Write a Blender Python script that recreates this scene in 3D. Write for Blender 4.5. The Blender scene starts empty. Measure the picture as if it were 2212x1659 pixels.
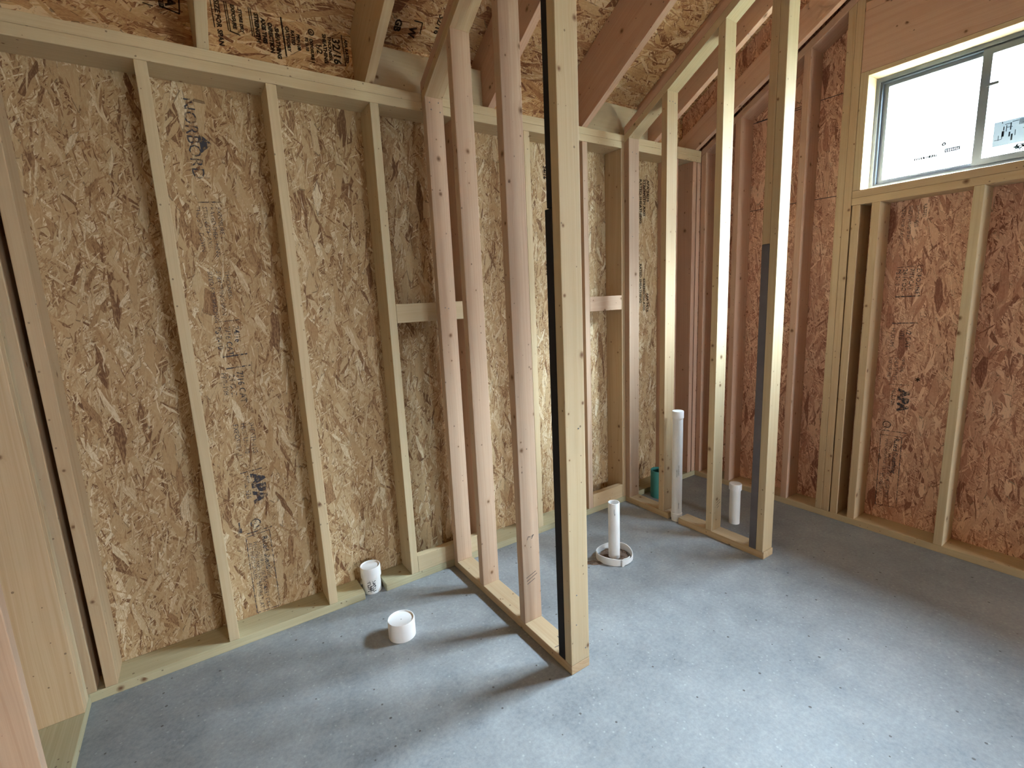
import bpy, bmesh, math, random
from mathutils import Vector, Matrix
random.seed(7)
SC = bpy.context.scene
COL = SC.collection
T = 0.0381            # 1.5 in
W4 = 0.0889           # 3.5 in
W6 = 0.1397           # 5.5 in
SLOPE = 7.0 / 12.0    # roof pitch

# ------------------------------------------------------------------ materials
class NT:
    def __init__(self, name):
        self.m = bpy.data.materials.new(name)
        self.m.use_nodes = True
        self.t = self.m.node_tree
        self.t.nodes.clear()
        self.out = self.n('ShaderNodeOutputMaterial')
    def n(self, typ, **kw):
        nd = self.t.nodes.new(typ)
        for k, v in kw.items():
            setattr(nd, k, v)
        return nd
    def l(self, a, b):
        self.t.links.new(a, b)
    def put(self, sock, v):
        if isinstance(v, bpy.types.NodeSocket):
            self.l(v, sock)
        else:
            sock.default_value = v
    def math(self, op, a, b=0.0, c=0.0, clamp=False):
        nd = self.n('ShaderNodeMath', operation=op, use_clamp=clamp)
        self.put(nd.inputs[0], a); self.put(nd.inputs[1], b); self.put(nd.inputs[2], c)
        return nd.outputs[0]
    def vmath(self, op, a, b):
        nd = self.n('ShaderNodeVectorMath', operation=op)
        self.put(nd.inputs[0], a); self.put(nd.inputs[1], b)
        return nd.outputs[0]
    def mix(self, f, a, b, blend='MIX'):
        nd = self.n('ShaderNodeMix', data_type='RGBA', blend_type=blend)
        self.put(nd.inputs[0], f); self.put(nd.inputs[6], a); self.put(nd.inputs[7], b)
        return nd.outputs[2]
    def mixf(self, f, a, b):
        nd = self.n('ShaderNodeMix', data_type='FLOAT')
        self.put(nd.inputs[0], f); self.put(nd.inputs[2], a); self.put(nd.inputs[3], b)
        return nd.outputs[0]
    def mixv(self, f, a, b):
        nd = self.n('ShaderNodeMix', data_type='VECTOR')
        self.put(nd.inputs[0], f); self.put(nd.inputs[4], a); self.put(nd.inputs[5], b)
        return nd.outputs[1]
    def ramp(self, f, stops, interp='LINEAR'):
        nd = self.n('ShaderNodeValToRGB')
        nd.color_ramp.interpolation = interp
        e = nd.color_ramp.elements
        while len(e) < len(stops):
            e.new(0.5)
        for i, (p, c) in enumerate(stops):
            e[i].position = p
            e[i].color = (c[0], c[1], c[2], 1) if not isinstance(c, float) else (c, c, c, 1)
        self.put(nd.inputs[0], f)
        return nd.outputs[0]
    def noise(self, vec, scale, detail=2.0, rough=0.5, dist=0.0):
        nd = self.n('ShaderNodeTexNoise')
        self.put(nd.inputs['Vector'], vec)
        nd.inputs['Scale'].default_value = scale
        nd.inputs['Detail'].default_value = detail
        nd.inputs['Roughness'].default_value = rough
        nd.inputs['Distortion'].default_value = dist
        return nd.outputs['Fac'], nd.outputs['Color']
    def bsdf(self, color, rough=0.7, spec=0.3, bump=None, bstr=0.2, bdist=0.01):
        p = self.n('ShaderNodeBsdfPrincipled')
        self.put(p.inputs['Base Color'], color)
        self.put(p.inputs['Roughness'], rough)
        p.inputs['Specular IOR Level'].default_value = spec
        if bump is not None:
            b = self.n('ShaderNodeBump')
            b.inputs['Strength'].default_value = bstr
            b.inputs['Distance'].default_value = bdist
            self.put(b.inputs['Height'], bump)
            self.l(b.outputs[0], p.inputs['Normal'])
        self.l(p.outputs[0], self.out.inputs[0])
        return p


def rgba(r, g, b):
    return (r, g, b, 1.0)


def mat_osb(name, ramp, seed=0.0, big=1.0, contrast=1.0, lum=1.04):
    k = NT(name)
    uv = k.n('ShaderNodeUVMap').outputs[0]
    _, wcol = k.noise(uv, 14.0, 2.0)
    warp = k.vmath('SCALE', k.vmath('SUBTRACT', wcol, (0.5, 0.5, 0.5)), (0, 0, 0))
    warp.node.inputs[3].default_value = 0.016
    uvw = k.vmath('ADD', uv, warp)
    # strand layers: angle (deg off the panel's length), strand length, width, share
    layers = [(3, .13, .030, 1.0), (-20, .10, .018, .97), (27, .075, .014, .95), (-48, .055, .008, .92),
              (10, .085, .0065, .975), (64, .034, .0042, .90), (-7, .045, .0034, .95), (38, .022, .0030, .91)]
    pr = sh = vec = edge = None
    for i, (ang, ln, wd, wt) in enumerate(layers):
        mp = k.n('ShaderNodeMapping', vector_type='POINT')
        k.l(uvw, mp.inputs[0])
        mp.inputs['Rotation'].default_value = (0, 0, math.radians(ang))
        sx, sy = 1 / (wd * big), 1 / (ln * big)
        sc = k.vmath('MULTIPLY', mp.outputs[0], (sx, sy, 0))
        sc = k.vmath('ADD', sc, (seed + i * 17.3, seed * 2 + i * 9.1, 0))
        v = k.n('ShaderNodeTexVoronoi', voronoi_dimensions='2D', feature='F1')
        k.l(sc, v.inputs['Vector']); v.inputs['Scale'].default_value = 1.0
        if i in (0, 2, 4):
            v2 = k.n('ShaderNodeTexVoronoi', voronoi_dimensions='2D', feature='DISTANCE_TO_EDGE')
            k.l(sc, v2.inputs['Vector']); v2.inputs['Scale'].default_value = 1.0
            e_i = v2.outputs[0]
        else:
            e_i = 1.0
        sp = k.n('ShaderNodeSeparateColor'); k.l(v.outputs['Color'], sp.inputs[0])
        p_i = k.math('MULTIPLY', sp.outputs[0], wt)
        s_i = sp.outputs[1]
        if pr is None:
            pr, sh, vec, edge = p_i, s_i, sc, e_i
        else:
            f = k.math('GREATER_THAN', p_i, pr)
            sh = k.mixf(f, sh, s_i); edge = k.mixf(f, edge, e_i)
            vec = k.mixv(f, vec, sc); pr = k.math('MAXIMUM', pr, p_i)
    grain, _ = k.noise(k.vmath('MULTIPLY', vec, (7.0, .9, 1)), 1.0, 3.0, .6)
    fine, _ = k.noise(k.vmath('MULTIPLY', uv, (1, .35, 1)), 190.0, 2.0, .6)
    big_n, _ = k.noise(uv, 2.2, 2.0)
    val = k.math('ADD', sh, k.math('MULTIPLY', k.math('SUBTRACT', grain, .5), .55 * contrast))
    val = k.math('ADD', val, k.math('MULTIPLY', k.math('SUBTRACT', fine, .5), .55 * contrast))
    val = k.math('ADD', val, k.math('MULTIPLY', k.math('SUBTRACT', big_n, .5), .22))
    col = k.ramp(val, [(p, tuple(c * lum for c in cc)) for p, cc in ramp])
    # thin shadows painted dark along some strand edges
    eline = k.math('LESS_THAN', edge, k.math('MULTIPLY', k.math('MULTIPLY', pr, sh), .075))
    en, _ = k.noise(uv, 26.0, 1.0)
    eline = k.math('MULTIPLY', eline, k.math('GREATER_THAN', en, .52))
    col = k.mix(k.math('MULTIPLY', eline, .62), col, rgba(.10, .055, .03))
    cn, _ = k.noise(k.vmath('MULTIPLY', uv, (1, .55, 1)), 58.0, 2.0, .55, 2.2)
    curl = k.math('LESS_THAN', k.math('ABSOLUTE', k.math('SUBTRACT', cn, .5)), .011)
    cm, _ = k.noise(uv, 11.0, 2.0)
    curl = k.math('MULTIPLY', curl, k.math('GREATER_THAN', cm, .53))
    col = k.mix(k.math('MULTIPLY', curl, .45), col, rgba(.12, .065, .035))
    hgt = k.math('ADD', k.math('MULTIPLY', pr, .5), k.math('MULTIPLY', grain, .3))
    k.bsdf(col, .72, .25, hgt, .35, .004)
    return k.m


def mat_wood(name, light, dark, knots=.86, tint=.16):
    """softwood lumber: rings and knots in object space, length along local Z"""
    k = NT(name)
    tc = k.n('ShaderNodeTexCoord').outputs['Object']
    oi = k.n('ShaderNodeObjectInfo')
    rnd = oi.outputs['Random']
    offs = k.n('ShaderNodeCombineXYZ')
    k.l(k.math('MULTIPLY_ADD', rnd, .12, .03), offs.inputs[0])
    k.l(k.math('MULTIPLY_ADD', k.math('FRACT', k.math('MULTIPLY', rnd, 7.7)), .10, -.09), offs.inputs[1])
    k.l(k.math('MULTIPLY', rnd, 37.0), offs.inputs[2])
    p = k.vmath('ADD', tc, offs.outputs[0])
    slow, scol = k.noise(k.vmath('MULTIPLY', p, (5, 5, .9)), 1.0, 2.0)
    wob = k.vmath('SCALE', k.vmath('SUBTRACT', scol, (.5, .5, .5)), (0, 0, 0))
    wob.node.inputs[3].default_value = .05
    pw = k.vmath('ADD', p, wob)
    # knots, laid out on each face
    nn = k.n('ShaderNodeSeparateXYZ'); k.l(k.n('ShaderNodeTexCoord').outputs['Normal'], nn.inputs[0])
    pp = k.n('ShaderNodeSeparateXYZ'); k.l(p, pp.inputs[0])
    side = k.math('GREATER_THAN', k.math('ABSOLUTE', nn.outputs[0]), .5)
    fu = k.mixf(side, pp.outputs[0], k.math('ADD', pp.outputs[1], 3.7))
    fv = k.n('ShaderNodeCombineXYZ'); k.l(fu, fv.inputs[0]); k.l(k.math('MULTIPLY', pp.outputs[2], .9), fv.inputs[1])
    kwob, _ = k.noise(p, 60.0, 2.0)
    vk = k.n('ShaderNodeTexVoronoi', voronoi_dimensions='2D', feature='F1')
    k.l(fv.outputs[0], vk.inputs['Vector']); vk.inputs['Scale'].default_value = 15.0
    ks = k.n('ShaderNodeSeparateColor'); k.l(vk.outputs['Color'], ks.inputs[0])
    gate = k.math('GREATER_THAN', ks.outputs[0], knots)
    rad = k.math('MULTIPLY_ADD', k.math('POWER', ks.outputs[1], 3.0), .13, .055)
    kd = k.math('DIVIDE', k.math('ADD', vk.outputs['Distance'], k.math('MULTIPLY', k.math('SUBTRACT', kwob, .5), .06)), rad)
    core = k.math('MULTIPLY', gate, k.math('SUBTRACT', 1.25, kd, clamp=True), clamp=True)
    halo = k.math('MULTIPLY', gate, k.math('DIVIDE', 1.0, k.math('MULTIPLY_ADD', kd, kd, 1.0)))
    sx = k.n('ShaderNodeSeparateXYZ'); k.l(pw, sx.inputs[0])
    r = k.math('SQRT', k.math('ADD', k.math('MULTIPLY', sx.outputs[0], sx.outputs[0]), k.math('MULTIPLY', sx.outputs[1], sx.outputs[1])))
    r = k.math('ADD', r, k.math('MULTIPLY', halo, .018))
    rc = k.n('ShaderNodeCombineXYZ')
    k.l(k.math('MULTIPLY', r, 150.0), rc.inputs[0]); k.l(k.math('MULTIPLY', sx.outputs[2], .7), rc.inputs[1]); k.l(k.math('MULTIPLY', rnd, 91.0), rc.inputs[2])
    ring, _ = k.noise(rc.outputs[0], 1.0, 3.0, .62)
    ring = k.ramp(ring, [(.40, 0.0), (.66, 1.0)])
    fib, _ = k.noise(k.vmath('MULTIPLY', p, (210, 210, 6)), 1.0, 2.0, .6)
    f = k.math('ADD', k.math('MULTIPLY', ring, .40), k.math('MULTIPLY', fib, .36))
    f = k.math('ADD', f, k.math('MULTIPLY', slow, .30))
    f = k.math('SUBTRACT', f, .22, clamp=True)
    base = k.mix(f, tuple(c * .82 for c in light[:3]) + (1,), tuple(c * .80 for c in dark[:3]) + (1,))
    warm = k.mix(rnd, rgba(.86, .70, .58), rgba(.80, .76, .60))
    base = k.mix(tint, base, k.mix(1.0, base, warm, 'MULTIPLY'))
    vary = k.math('MULTIPLY_ADD', k.math('FRACT', k.math('MULTIPLY', rnd, 13.1)), .18, .90)
    hv = k.n('ShaderNodeHueSaturation'); k.put(hv.inputs['Color'], base); k.put(hv.inputs['Value'], vary)
    base = hv.outputs[0]
    base = k.mix(k.math('MULTIPLY', halo, .35), base, rgba(.36, .20, .10))
    base = k.mix(k.math('MULTIPLY', core, 1.0, clamp=True), base, rgba(.17, .085, .04))
    # specks and dents
    vs = k.n('ShaderNodeTexVoronoi', voronoi_dimensions='2D', feature='F1')
    k.l(fv.outputs[0], vs.inputs['Vector']); vs.inputs['Scale'].default_value = 34.0
    ss = k.n('ShaderNodeSeparateColor'); k.l(vs.outputs['Color'], ss.inputs[0])
    sp = k.math('MULTIPLY', k.math('LESS_THAN', vs.outputs['Distance'], k.math('MULTIPLY', ss.outputs[1], .13)), k.math('GREATER_THAN', ss.outputs[0], .90))
    base = k.mix(k.math('MULTIPLY', sp, .65), base, rgba(.10, .055, .035))
    k.bsdf(base, .62, .25, k.math('ADD', k.math('MULTIPLY', ring, .4), fib), .10, .002)
    return k.m


def mat_plain(name, color, rough=.6, spec=.3, noise=.0, nscale=20.0):
    k = NT(name)
    c = color
    if noise:
        tc = k.n('ShaderNodeTexCoord').outputs['Object']
        n, _ = k.noise(tc, nscale, 4.0, .6)
        d = rgba(color[0] * (1 - noise), color[1] * (1 - noise), color[2] * (1 - noise))
        l = rgba(min(1, color[0] * (1 + noise * .5)), min(1, color[1] * (1 + noise * .5)), min(1, color[2] * (1 + noise * .5)))
        c = k.ramp(n, [(.3, d), (.7, l)])
    k.bsdf(c, rough, spec)
    return k.m


def mat_concrete():
    k = NT('concrete_slab')
    uv = k.n('ShaderNodeTexCoord').outputs['Object']
    n1, _ = k.noise(uv, 1.6, 4.0, .6, .4)
    n2, _ = k.noise(uv, 9.0, 5.0, .65)
    n3, _ = k.noise(uv, 70.0, 4.0, .7)
    st = k.vmath('MULTIPLY', uv, (6.0, .9, 1))
    n4, _ = k.noise(st, 1.3, 3.0, .55, .8)
    v = k.math('ADD', k.math('MULTIPLY', n1, .38), k.math('MULTIPLY', n2, .30))
    v = k.math('ADD', v, k.math('MULTIPLY', n3, .34))
    v = k.math('ADD', v, k.math('MULTIPLY', k.math('SUBTRACT', n4, .5), .10))
    col = k.ramp(v, [(.33, (.150, .158, .172)), (.45, (.225, .237, .252)), (.55, (.285, .297, .308)), (.68, (.375, .384, .388))])
    # trowel streaks and scattered grit
    wv, _ = k.noise(k.vmath('MULTIPLY', uv, (1.2, 7.0, 1)), 2.1, 2.0, .5, 1.2)
    streak = k.math('MULTIPLY', k.math('GREATER_THAN', wv, .70), .22)
    col = k.mix(streak, col, rgba(.27, .265, .26))
    vs = k.n('ShaderNodeTexVoronoi', voronoi_dimensions='2D', feature='F1')
    k.l(uv, vs.inputs['Vector']); vs.inputs['Scale'].default_value = 11.0
    ss = k.n('ShaderNodeSeparateColor'); k.l(vs.outputs['Color'], ss.inputs[0])
    sp = k.math('MULTIPLY', k.math('LESS_THAN', vs.outputs['Distance'], k.math('MULTIPLY', ss.outputs[1], .055)), k.math('GREATER_THAN', ss.outputs[0], .60))
    col = k.mix(k.math('MULTIPLY', sp, .8), col, rgba(.07, .055, .05))
    vs2 = k.n('ShaderNodeTexVoronoi', voronoi_dimensions='2D', feature='F1')
    k.l(uv, vs2.inputs['Vector']); vs2.inputs['Scale'].default_value = 46.0
    s2 = k.n('ShaderNodeSeparateColor'); k.l(vs2.outputs['Color'], s2.inputs[0])
    sp2 = k.math('MULTIPLY', k.math('LESS_THAN', vs2.outputs['Distance'], .16), k.math('GREATER_THAN', s2.outputs[0], .90))
    col = k.mix(k.math('MULTIPLY', sp2, .22), col, rgba(.62, .62, .61))
    k.bsdf(col, k.ramp(n2, [(.3, .48), (.7, .70)]), .35, k.math('ADD', n3, k.math('MULTIPLY', n2, 1.5)), .10, .004)
    return k.m


def mat_ink(name, color, cover=.5, scale=90.0):
    """stencil ink, patchy where the strands took none of it"""
    k = NT(name)
    tc = k.n('ShaderNodeTexCoord').outputs['Object']
    n, _ = k.noise(tc, scale, 3.0, .65)
    b = k.n('ShaderNodeBsdfDiffuse'); b.inputs[0].default_value = color
    t = k.n('ShaderNodeBsdfTransparent')
    m = k.n('ShaderNodeMixShader')
    k.put(m.inputs[0], k.ramp(n, [(.5 - cover * .5, .05), (.62 - cover * .3, .85)]))
    k.l(b.outputs[0], m.inputs[2]); k.l(t.outputs[0], m.inputs[1])
    k.l(m.outputs[0], k.out.inputs[0])
    return k.m


def mat_glass():
    k = NT('window_glass')
    t = k.n('ShaderNodeBsdfTransparent'); t.inputs[0].default_value = rgba(.94, .97, .97)
    g = k.n('ShaderNodeBsdfGlossy'); g.inputs['Roughness'].default_value = .02
    f = k.n('ShaderNodeFresnel'); ge = k.n('ShaderNodeNewGeometry')
    k.l(k.mixf(ge.outputs['Backfacing'], 1.45, 1 / 1.45), f.inputs[0])      # both faces of the thin pane mirror alike
    m = k.n('ShaderNodeMixShader')
    k.l(f.outputs[0], m.inputs[0]); k.l(t.outputs[0], m.inputs[1]); k.l(g.outputs[0], m.inputs[2])
    k.l(m.outputs[0], k.out.inputs[0])
    return k.m


def mat_paper():
    k = NT('label_paper')
    d = k.n('ShaderNodeBsdfDiffuse'); d.inputs[0].default_value = rgba(.36, .42, .47)
    t = k.n('ShaderNodeBsdfTranslucent'); t.inputs[0].default_value = rgba(.009, .0105, .0115)
    m = k.n('ShaderNodeMixShader'); m.inputs[0].default_value = .5
    k.l(d.outputs[0], m.inputs[1]); k.l(t.outputs[0], m.inputs[2]); k.l(m.outputs[0], k.out.inputs[0])
    return k.m


OSB_TAN = [(.0, (.17, .085, .042)), (.15, (.34, .20, .10)), (.40, (.45, .305, .162)), (.68, (.50, .362, .208)), (.88, (.57, .44, .275)), (1.0, (.70, .60, .43))]
OSB_FLARE = [(.02, (.20, .085, .06)), (.20, (.38, .195, .135)), (.48, (.47, .275, .195)), (.75, (.54, .35, .25)), (1.0, (.64, .46, .35))]  # same board, with bounce and lens flare reddened into its colour
OSB_DECK = [(.02, (.20, .08, .035)), (.18, (.40, .20, .09)), (.46, (.54, .325, .15)), (.72, (.63, .42, .215)), (1.0, (.74, .57, .35))]
M = {
    'osb': mat_osb('strand_board_tan', OSB_TAN, 3.1),
    'osb_flare': mat_osb('strand_board_flare_tint', OSB_FLARE, 11.7, lum=1.45),  # window-wall copy, tinted for flare and brightened to lift the shade
    'osb_deck': mat_osb('strand_board_deck', OSB_DECK, 23.9, 1.35, 1.1),
    'wood': mat_wood('spruce_lumber', rgba(.73, .56, .36), rgba(.57, .37, .20)),
    'wood_pale': mat_wood('pale_lumber', rgba(.75, .61, .40), rgba(.62, .455, .26), .90, .10),
    'wood_pink': mat_wood('pinkish_lumber', rgba(.72, .52, .375), rgba(.56, .36, .24), .85, .12),
    'fir': mat_wood('fir_lumber', rgba(.80, .54, .40), rgba(.66, .38, .255), .86, .14),
    'treated': mat_wood('treated_plate', rgba(.61, .55, .36), rgba(.44, .38, .22), .92, .10),
    'ply': mat_wood('plywood_block', rgba(.72, .61, .42), rgba(.64, .52, .33), .95, .08),
    'black': mat_plain('black_board', rgba(.022, .019, .020), .75, .2, .3, 6.0),
    'black_hazed': mat_plain('black_board_hazed', rgba(.15, .135, .145), .75, .2, .2, 6.0),  # the black board again, window haze lightened into its colour
    'pvc': mat_plain('white_pvc', rgba(.80, .80, .80), .38, .45, .06, 8.0),
    'pvc_cap': mat_plain('white_pvc_cap', rgba(.84, .83, .84), .42, .45, .04, 12.0),
    'pvc_in': mat_plain('pipe_bore', rgba(.42, .45, .48), .5, .3),
    'teal': mat_plain('teal_pipe', rgba(.075, .30, .27), .45, .4, .1, 10.0),
    'dirt': mat_plain('brown_dirt', rgba(.17, .115, .085), .95, .1, .55, 60.0),
    'vinyl': mat_plain('window_vinyl', rgba(.13, .15, .18), .42, .4, .03, 5.0),
    'vinyl_dark': mat_plain('window_track', rgba(.05, .06, .08), .5, .3),
    'metal': mat_plain('nail_steel', rgba(.20, .19, .19), .4, .5),
    'ink': mat_ink('grey_stencil_ink', rgba(.085, .082, .10), .30, 90.0),
    'ink_dark': mat_ink('black_stencil_ink', rgba(.018, .014, .016), .78, 75.0),
    'pencil': mat_plain('pencil_line', rgba(.07, .065, .07), .7, .2),
    'label_ink': mat_plain('label_print', rgba(.012, .018, .026), .7, .2),
    'scribble': mat_plain('scribble_ink', rgba(.02, .05, .06), .7, .2),
    'paper': mat_paper(),
    'glass': mat_glass(),
    'concrete': mat_concrete(),
    'soil': mat_plain('dark_soil', rgba(.085, .085, .06), .95, .1, .3, 2.0),
}

# ------------------------------------------------------------------ helpers
def tag(o, label=None, cat=None, group=None, kind=None):
    if label: o['label'] = label
    if cat: o['category'] = cat
    if group: o['group'] = group
    if kind: o['kind'] = kind
    return o


def link(name, me, mat, parent=None, mw=None):
    o = bpy.data.objects.new(name, me)
    COL.objects.link(o)
    if mat is not None:
        me.materials.append(M[mat] if isinstance(mat, str) else mat)
    if mw is not None:
        o.matrix_world = mw
    if parent is not None:
        pw = parent.matrix_world.copy()
        o.parent = parent
        o.matrix_parent_inverse = pw.inverted()
    return o


def box_uv(bm):
    uv = bm.loops.layers.uv.verify()
    for f in bm.faces:
        n = f.normal
        a = max(range(3), key=lambda i: abs(n[i]))
        for lp in f.loops:
            c = lp.vert.co
            if a == 0: lp[uv].uv = (c.y + 7.7, c.z)
            elif a == 1: lp[uv].uv = (c.x, c.z)
            else: lp[uv].uv = (c.x, c.y)


def mesh_of(bm, name, smooth=False):
    me = bpy.data.meshes.new(name)
    bm.normal_update()
    bmesh.ops.recalc_face_normals(bm, faces=bm.faces[:])
    box_uv(bm)
    if smooth:
        for f in bm.faces: f.smooth = True
    bm.to_mesh(me); bm.free()
    return me


def hexa(bm, v8):
    vs = [bm.verts.new(v) for v in v8]
    for f in ((0, 3, 2, 1), (4, 5, 6, 7), (0, 1, 5, 4), (1, 2, 6, 5), (2, 3, 7, 6), (3, 0, 4, 7)):
        bm.faces.new([vs[i] for i in f])
    return vs


def bx(bm, x0, x1, y0, y1, z0, z1):
    return hexa(bm, [(x0, y0, z0), (x1, y0, z0), (x1, y1, z0), (x0, y1, z0), (x0, y0, z1), (x1, y0, z1), (x1, y1, z1), (x0, y1, z1)])


def ease(bm, w=.0028):
    bmesh.ops.bevel(bm, geom=bm.edges[:], offset=w, segments=2, profile=.6, affect='EDGES', clamp_overlap=True)


def stud(name, x0, x1, y0, y1, z0, z1, mat='wood', label=None, cat='stud', group=None, parent=None, top=None):
    """vertical lumber; top(y) gives a raked top; origin at the middle of its foot"""
    cx, cy = (x0 + x1) / 2, (y0 + y1) / 2
    f = (lambda y: z1) if top is None else top
    bm = bmesh.new()
    hexa(bm, [(x0 - cx, y0 - cy, 0), (x1 - cx, y0 - cy, 0), (x1 - cx, y1 - cy, 0), (x0 - cx, y1 - cy, 0),
              (x0 - cx, y0 - cy, f(y0) - z0), (x1 - cx, y0 - cy, f(y0) - z0), (x1 - cx, y1 - cy, f(y1) - z0), (x0 - cx, y1 - cy, f(y1) - z0)])
    ease(bm)
    o = link(name, mesh_of(bm, name), mat, parent, Matrix.Translation((cx, cy, z0)))
    return tag(o, label, cat if parent is None else None, group)


def board(name, p0, length, axis, a, b, mat='wood', label=None, cat='plate', group=None, parent=None):
    """horizontal lumber along X or Y. p0 = low corner, a = extent across, b = height; local Z runs along it"""
    bm = bmesh.new()
    bx(bm, -a / 2, a / 2, -b / 2, b / 2, 0, length)
    ease(bm)
    if axis == 'x':
        R = Matrix(((0, 0, 1), (1, 0, 0), (0, 1, 0)))
        o0 = Vector((p0[0], p0[1] + a / 2, p0[2] + b / 2))
    else:
        R = Matrix(((-1, 0, 0), (0, 0, 1), (0, 1, 0)))
        o0 = Vector((p0[0] + a / 2, p0[1], p0[2] + b / 2))
    mw = Matrix.Translation(o0) @ R.to_4x4()
    o = link(name, mesh_of(bm, name), mat, parent, mw)
    return tag(o, label, cat if parent is None else None, group)


ANG = math.atan(SLOPE)
def raked(name, x0, x1, poly, mat, label=None, cat='rafter', group=None, parent=None):
    """lumber cut to a (y, z) outline, running up the roof slope; local Z along the slope"""
    d = Vector((0, -math.cos(ANG), math.sin(ANG)))
    n = Vector((0, math.sin(ANG), math.cos(ANG)))
    o0 = Vector(((x0 + x1) / 2, poly[0][0], poly[0][1]))
    h = (x1 - x0) / 2
    pts = []
    for y, z in poly:
        v = Vector((0, y, z)) - Vector((0, o0.y, o0.z))
        pts.append((v.dot(n), v.dot(d)))
    bm = bmesh.new()
    A = [bm.verts.new((-h, p, q)) for p, q in pts]
    B = [bm.verts.new((h, p, q)) for p, q in pts]
    bm.faces.new(A); bm.faces.new(B[::-1])
    for i in range(len(pts)):
        j = (i + 1) % len(pts)
        bm.faces.new([A[i], B[i], B[j], A[j]])
    ease(bm, .002)
    R = Matrix((Vector((1, 0, 0)), n, d)).transposed()
    o = link(name, mesh_of(bm, name), mat, parent, Matrix.Translation(o0) @ R.to_4x4())
    return tag(o, label, cat if parent is None else None, group)


def panel(name, x0, x1, y0, y1, z0, z1, mat, parent=None, kind='structure'):
    bm = bmesh.new(); bx(bm, x0, x1, y0, y1, z0, z1)
    o = link(name, mesh_of(bm, name), mat, parent)
    if parent is None: tag(o, kind=kind)
    return o


def prism_x(name, x0, x1, poly, mat, holes=(), kind='structure', parent=None):
    """sheet across X with a (y, z) outline made of quads"""
    bm = bmesh.new()
    for q in poly:
        hexa(bm, [(x0, q[0][0], q[0][1]), (x1, q[0][0], q[0][1]), (x1, q[1][0], q[1][1]), (x0, q[1][0], q[1][1]),
                  (x0, q[3][0], q[3][1]), (x1, q[3][0], q[3][1]), (x1, q[2][0], q[2][1]), (x0, q[2][0], q[2][1])])
    bmesh.ops.remove_doubles(bm, verts=bm.verts[:], dist=1e-5)
    o = link(name, mesh_of(bm, name), mat, parent)
    if parent is None: tag(o, kind=kind)
    return o


def lathe(prof, seg=48):
    bm = bmesh.new()
    rings = []
    for r, z in prof:
        if r < 1e-6:
            rings.append([bm.verts.new((0, 0, z))])
        else:
            rings.append([bm.verts.new((r * math.cos(2 * math.pi * i / seg), r * math.sin(2 * math.pi * i / seg), z)) for i in range(seg)])
    for a, b in zip(rings, rings[1:]):
        for i in range(seg):
            j = (i + 1) % seg
            if len(a) == 1 and len(b) > 1: bm.faces.new([a[0], b[j], b[i]])
            elif len(b) == 1 and len(a) > 1: bm.faces.new([a[i], a[j], b[0]])
            elif len(a) > 1: bm.faces.new([a[i], a[j], b[j], b[i]])
    return bm


def turned(name, prof, mat, parent=None, loc=(0, 0, 0), seg=48):
    me = mesh_of(lathe(prof, seg), name)
    for p in me.polygons: p.use_smooth = True
    o = link(name, me, mat, parent, Matrix.Translation(loc))
    m = o.modifiers.new('edges', 'EDGE_SPLIT'); m.split_angle = math.radians(40)
    return o


def empty(name, loc, label=None, cat=None, group=None, kind=None):
    o = bpy.data.objects.new(name, None)
    o.empty_display_size = .05
    COL.objects.link(o)
    o.matrix_world = Matrix.Translation(loc)
    return tag(o, label, cat, group, kind)


def text_bm(bm, s, size, origin, right, up, bold=0.0, align='LEFT'):
    cu = bpy.data.curves.new('t', 'FONT')
    cu.body = s; cu.size = size; cu.offset = bold; cu.align_x = align; cu.resolution_u = 2
    ob = bpy.data.objects.new('t', cu); COL.objects.link(ob)
    me = bpy.data.meshes.new_from_object(ob.evaluated_get(bpy.context.evaluated_depsgraph_get()))
    r, u = Vector(right), Vector(up)
    n = r.cross(u)
    mw = Matrix.Translation(origin) @ Matrix((r, u, n)).transposed().to_4x4()
    me.transform(mw)
    bm.from_mesh(me)
    bpy.data.meshes.remove(me); bpy.data.objects.remove(ob); bpy.data.curves.remove(cu)


def quad(bm, o, r, u, a0, a1, b0, b1):
    o, r, u = Vector(o), Vector(r), Vector(u)
    vs = [bm.verts.new(o + r * a + u * b) for a, b in ((a0, b0), (a1, b0), (a1, b1), (a0, b1))]
    bm.faces.new(vs)


def circle_bm(bm, o, r, u, ca, cb, r0, r1, seg=24):
    o, r, u = Vector(o), Vector(r), Vector(u)
    P = lambda rad, i: o + r * (ca + rad * math.cos(2 * math.pi * i / seg)) + u * (cb + rad * math.sin(2 * math.pi * i / seg))
    for i in range(seg):
        bm.faces.new([bm.verts.new(p) for p in (P(r0, i), P(r1, i), P(r1, i + 1), P(r0, i + 1))])


def stroke(bm, o, r, u, pts, w):
    for (a0, b0), (a1, b1) in zip(pts, pts[1:]):
        d = Vector((a1 - a0, b1 - b0)); L = d.length
        if L < 1e-6: continue
        d /= L; n = Vector((-d.y, d.x)) * w / 2
        q = [Vector((a0, b0)) + n, Vector((a0, b0)) - n, Vector((a1, b1)) - n, Vector((a1, b1)) + n]
        bm.faces.new([bm.verts.new(Vector(o) + Vector(r) * p.x + Vector(u) * p.y) for p in q])


def flat(name, bm, mat, parent):
    me = bpy.data.meshes.new(name); bm.to_mesh(me); bm.free()
    return link(name, me, mat, parent)


ZU = 2.2673                       # underside of the level top plates
ZT = ZU + 2 * T                   # their top
def z_raft(y): return ZT + .0005 - SLOPE * y          # rafter underside
def z_deck(y): return 2.674 - SLOPE * (y if y > -3.55 else -7.10 - y)   # deck underside, falling again past the ridge
def z_rake(y): return 2.298 - SLOPE * y               # underside of partition rake plates

XB = 2.598     # inner face of the window wall
XC = -.980     # inner face of the left end wall
YR = -3.55     # ridge line
YF = -7.25     # far side of the house behind the camera

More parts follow.
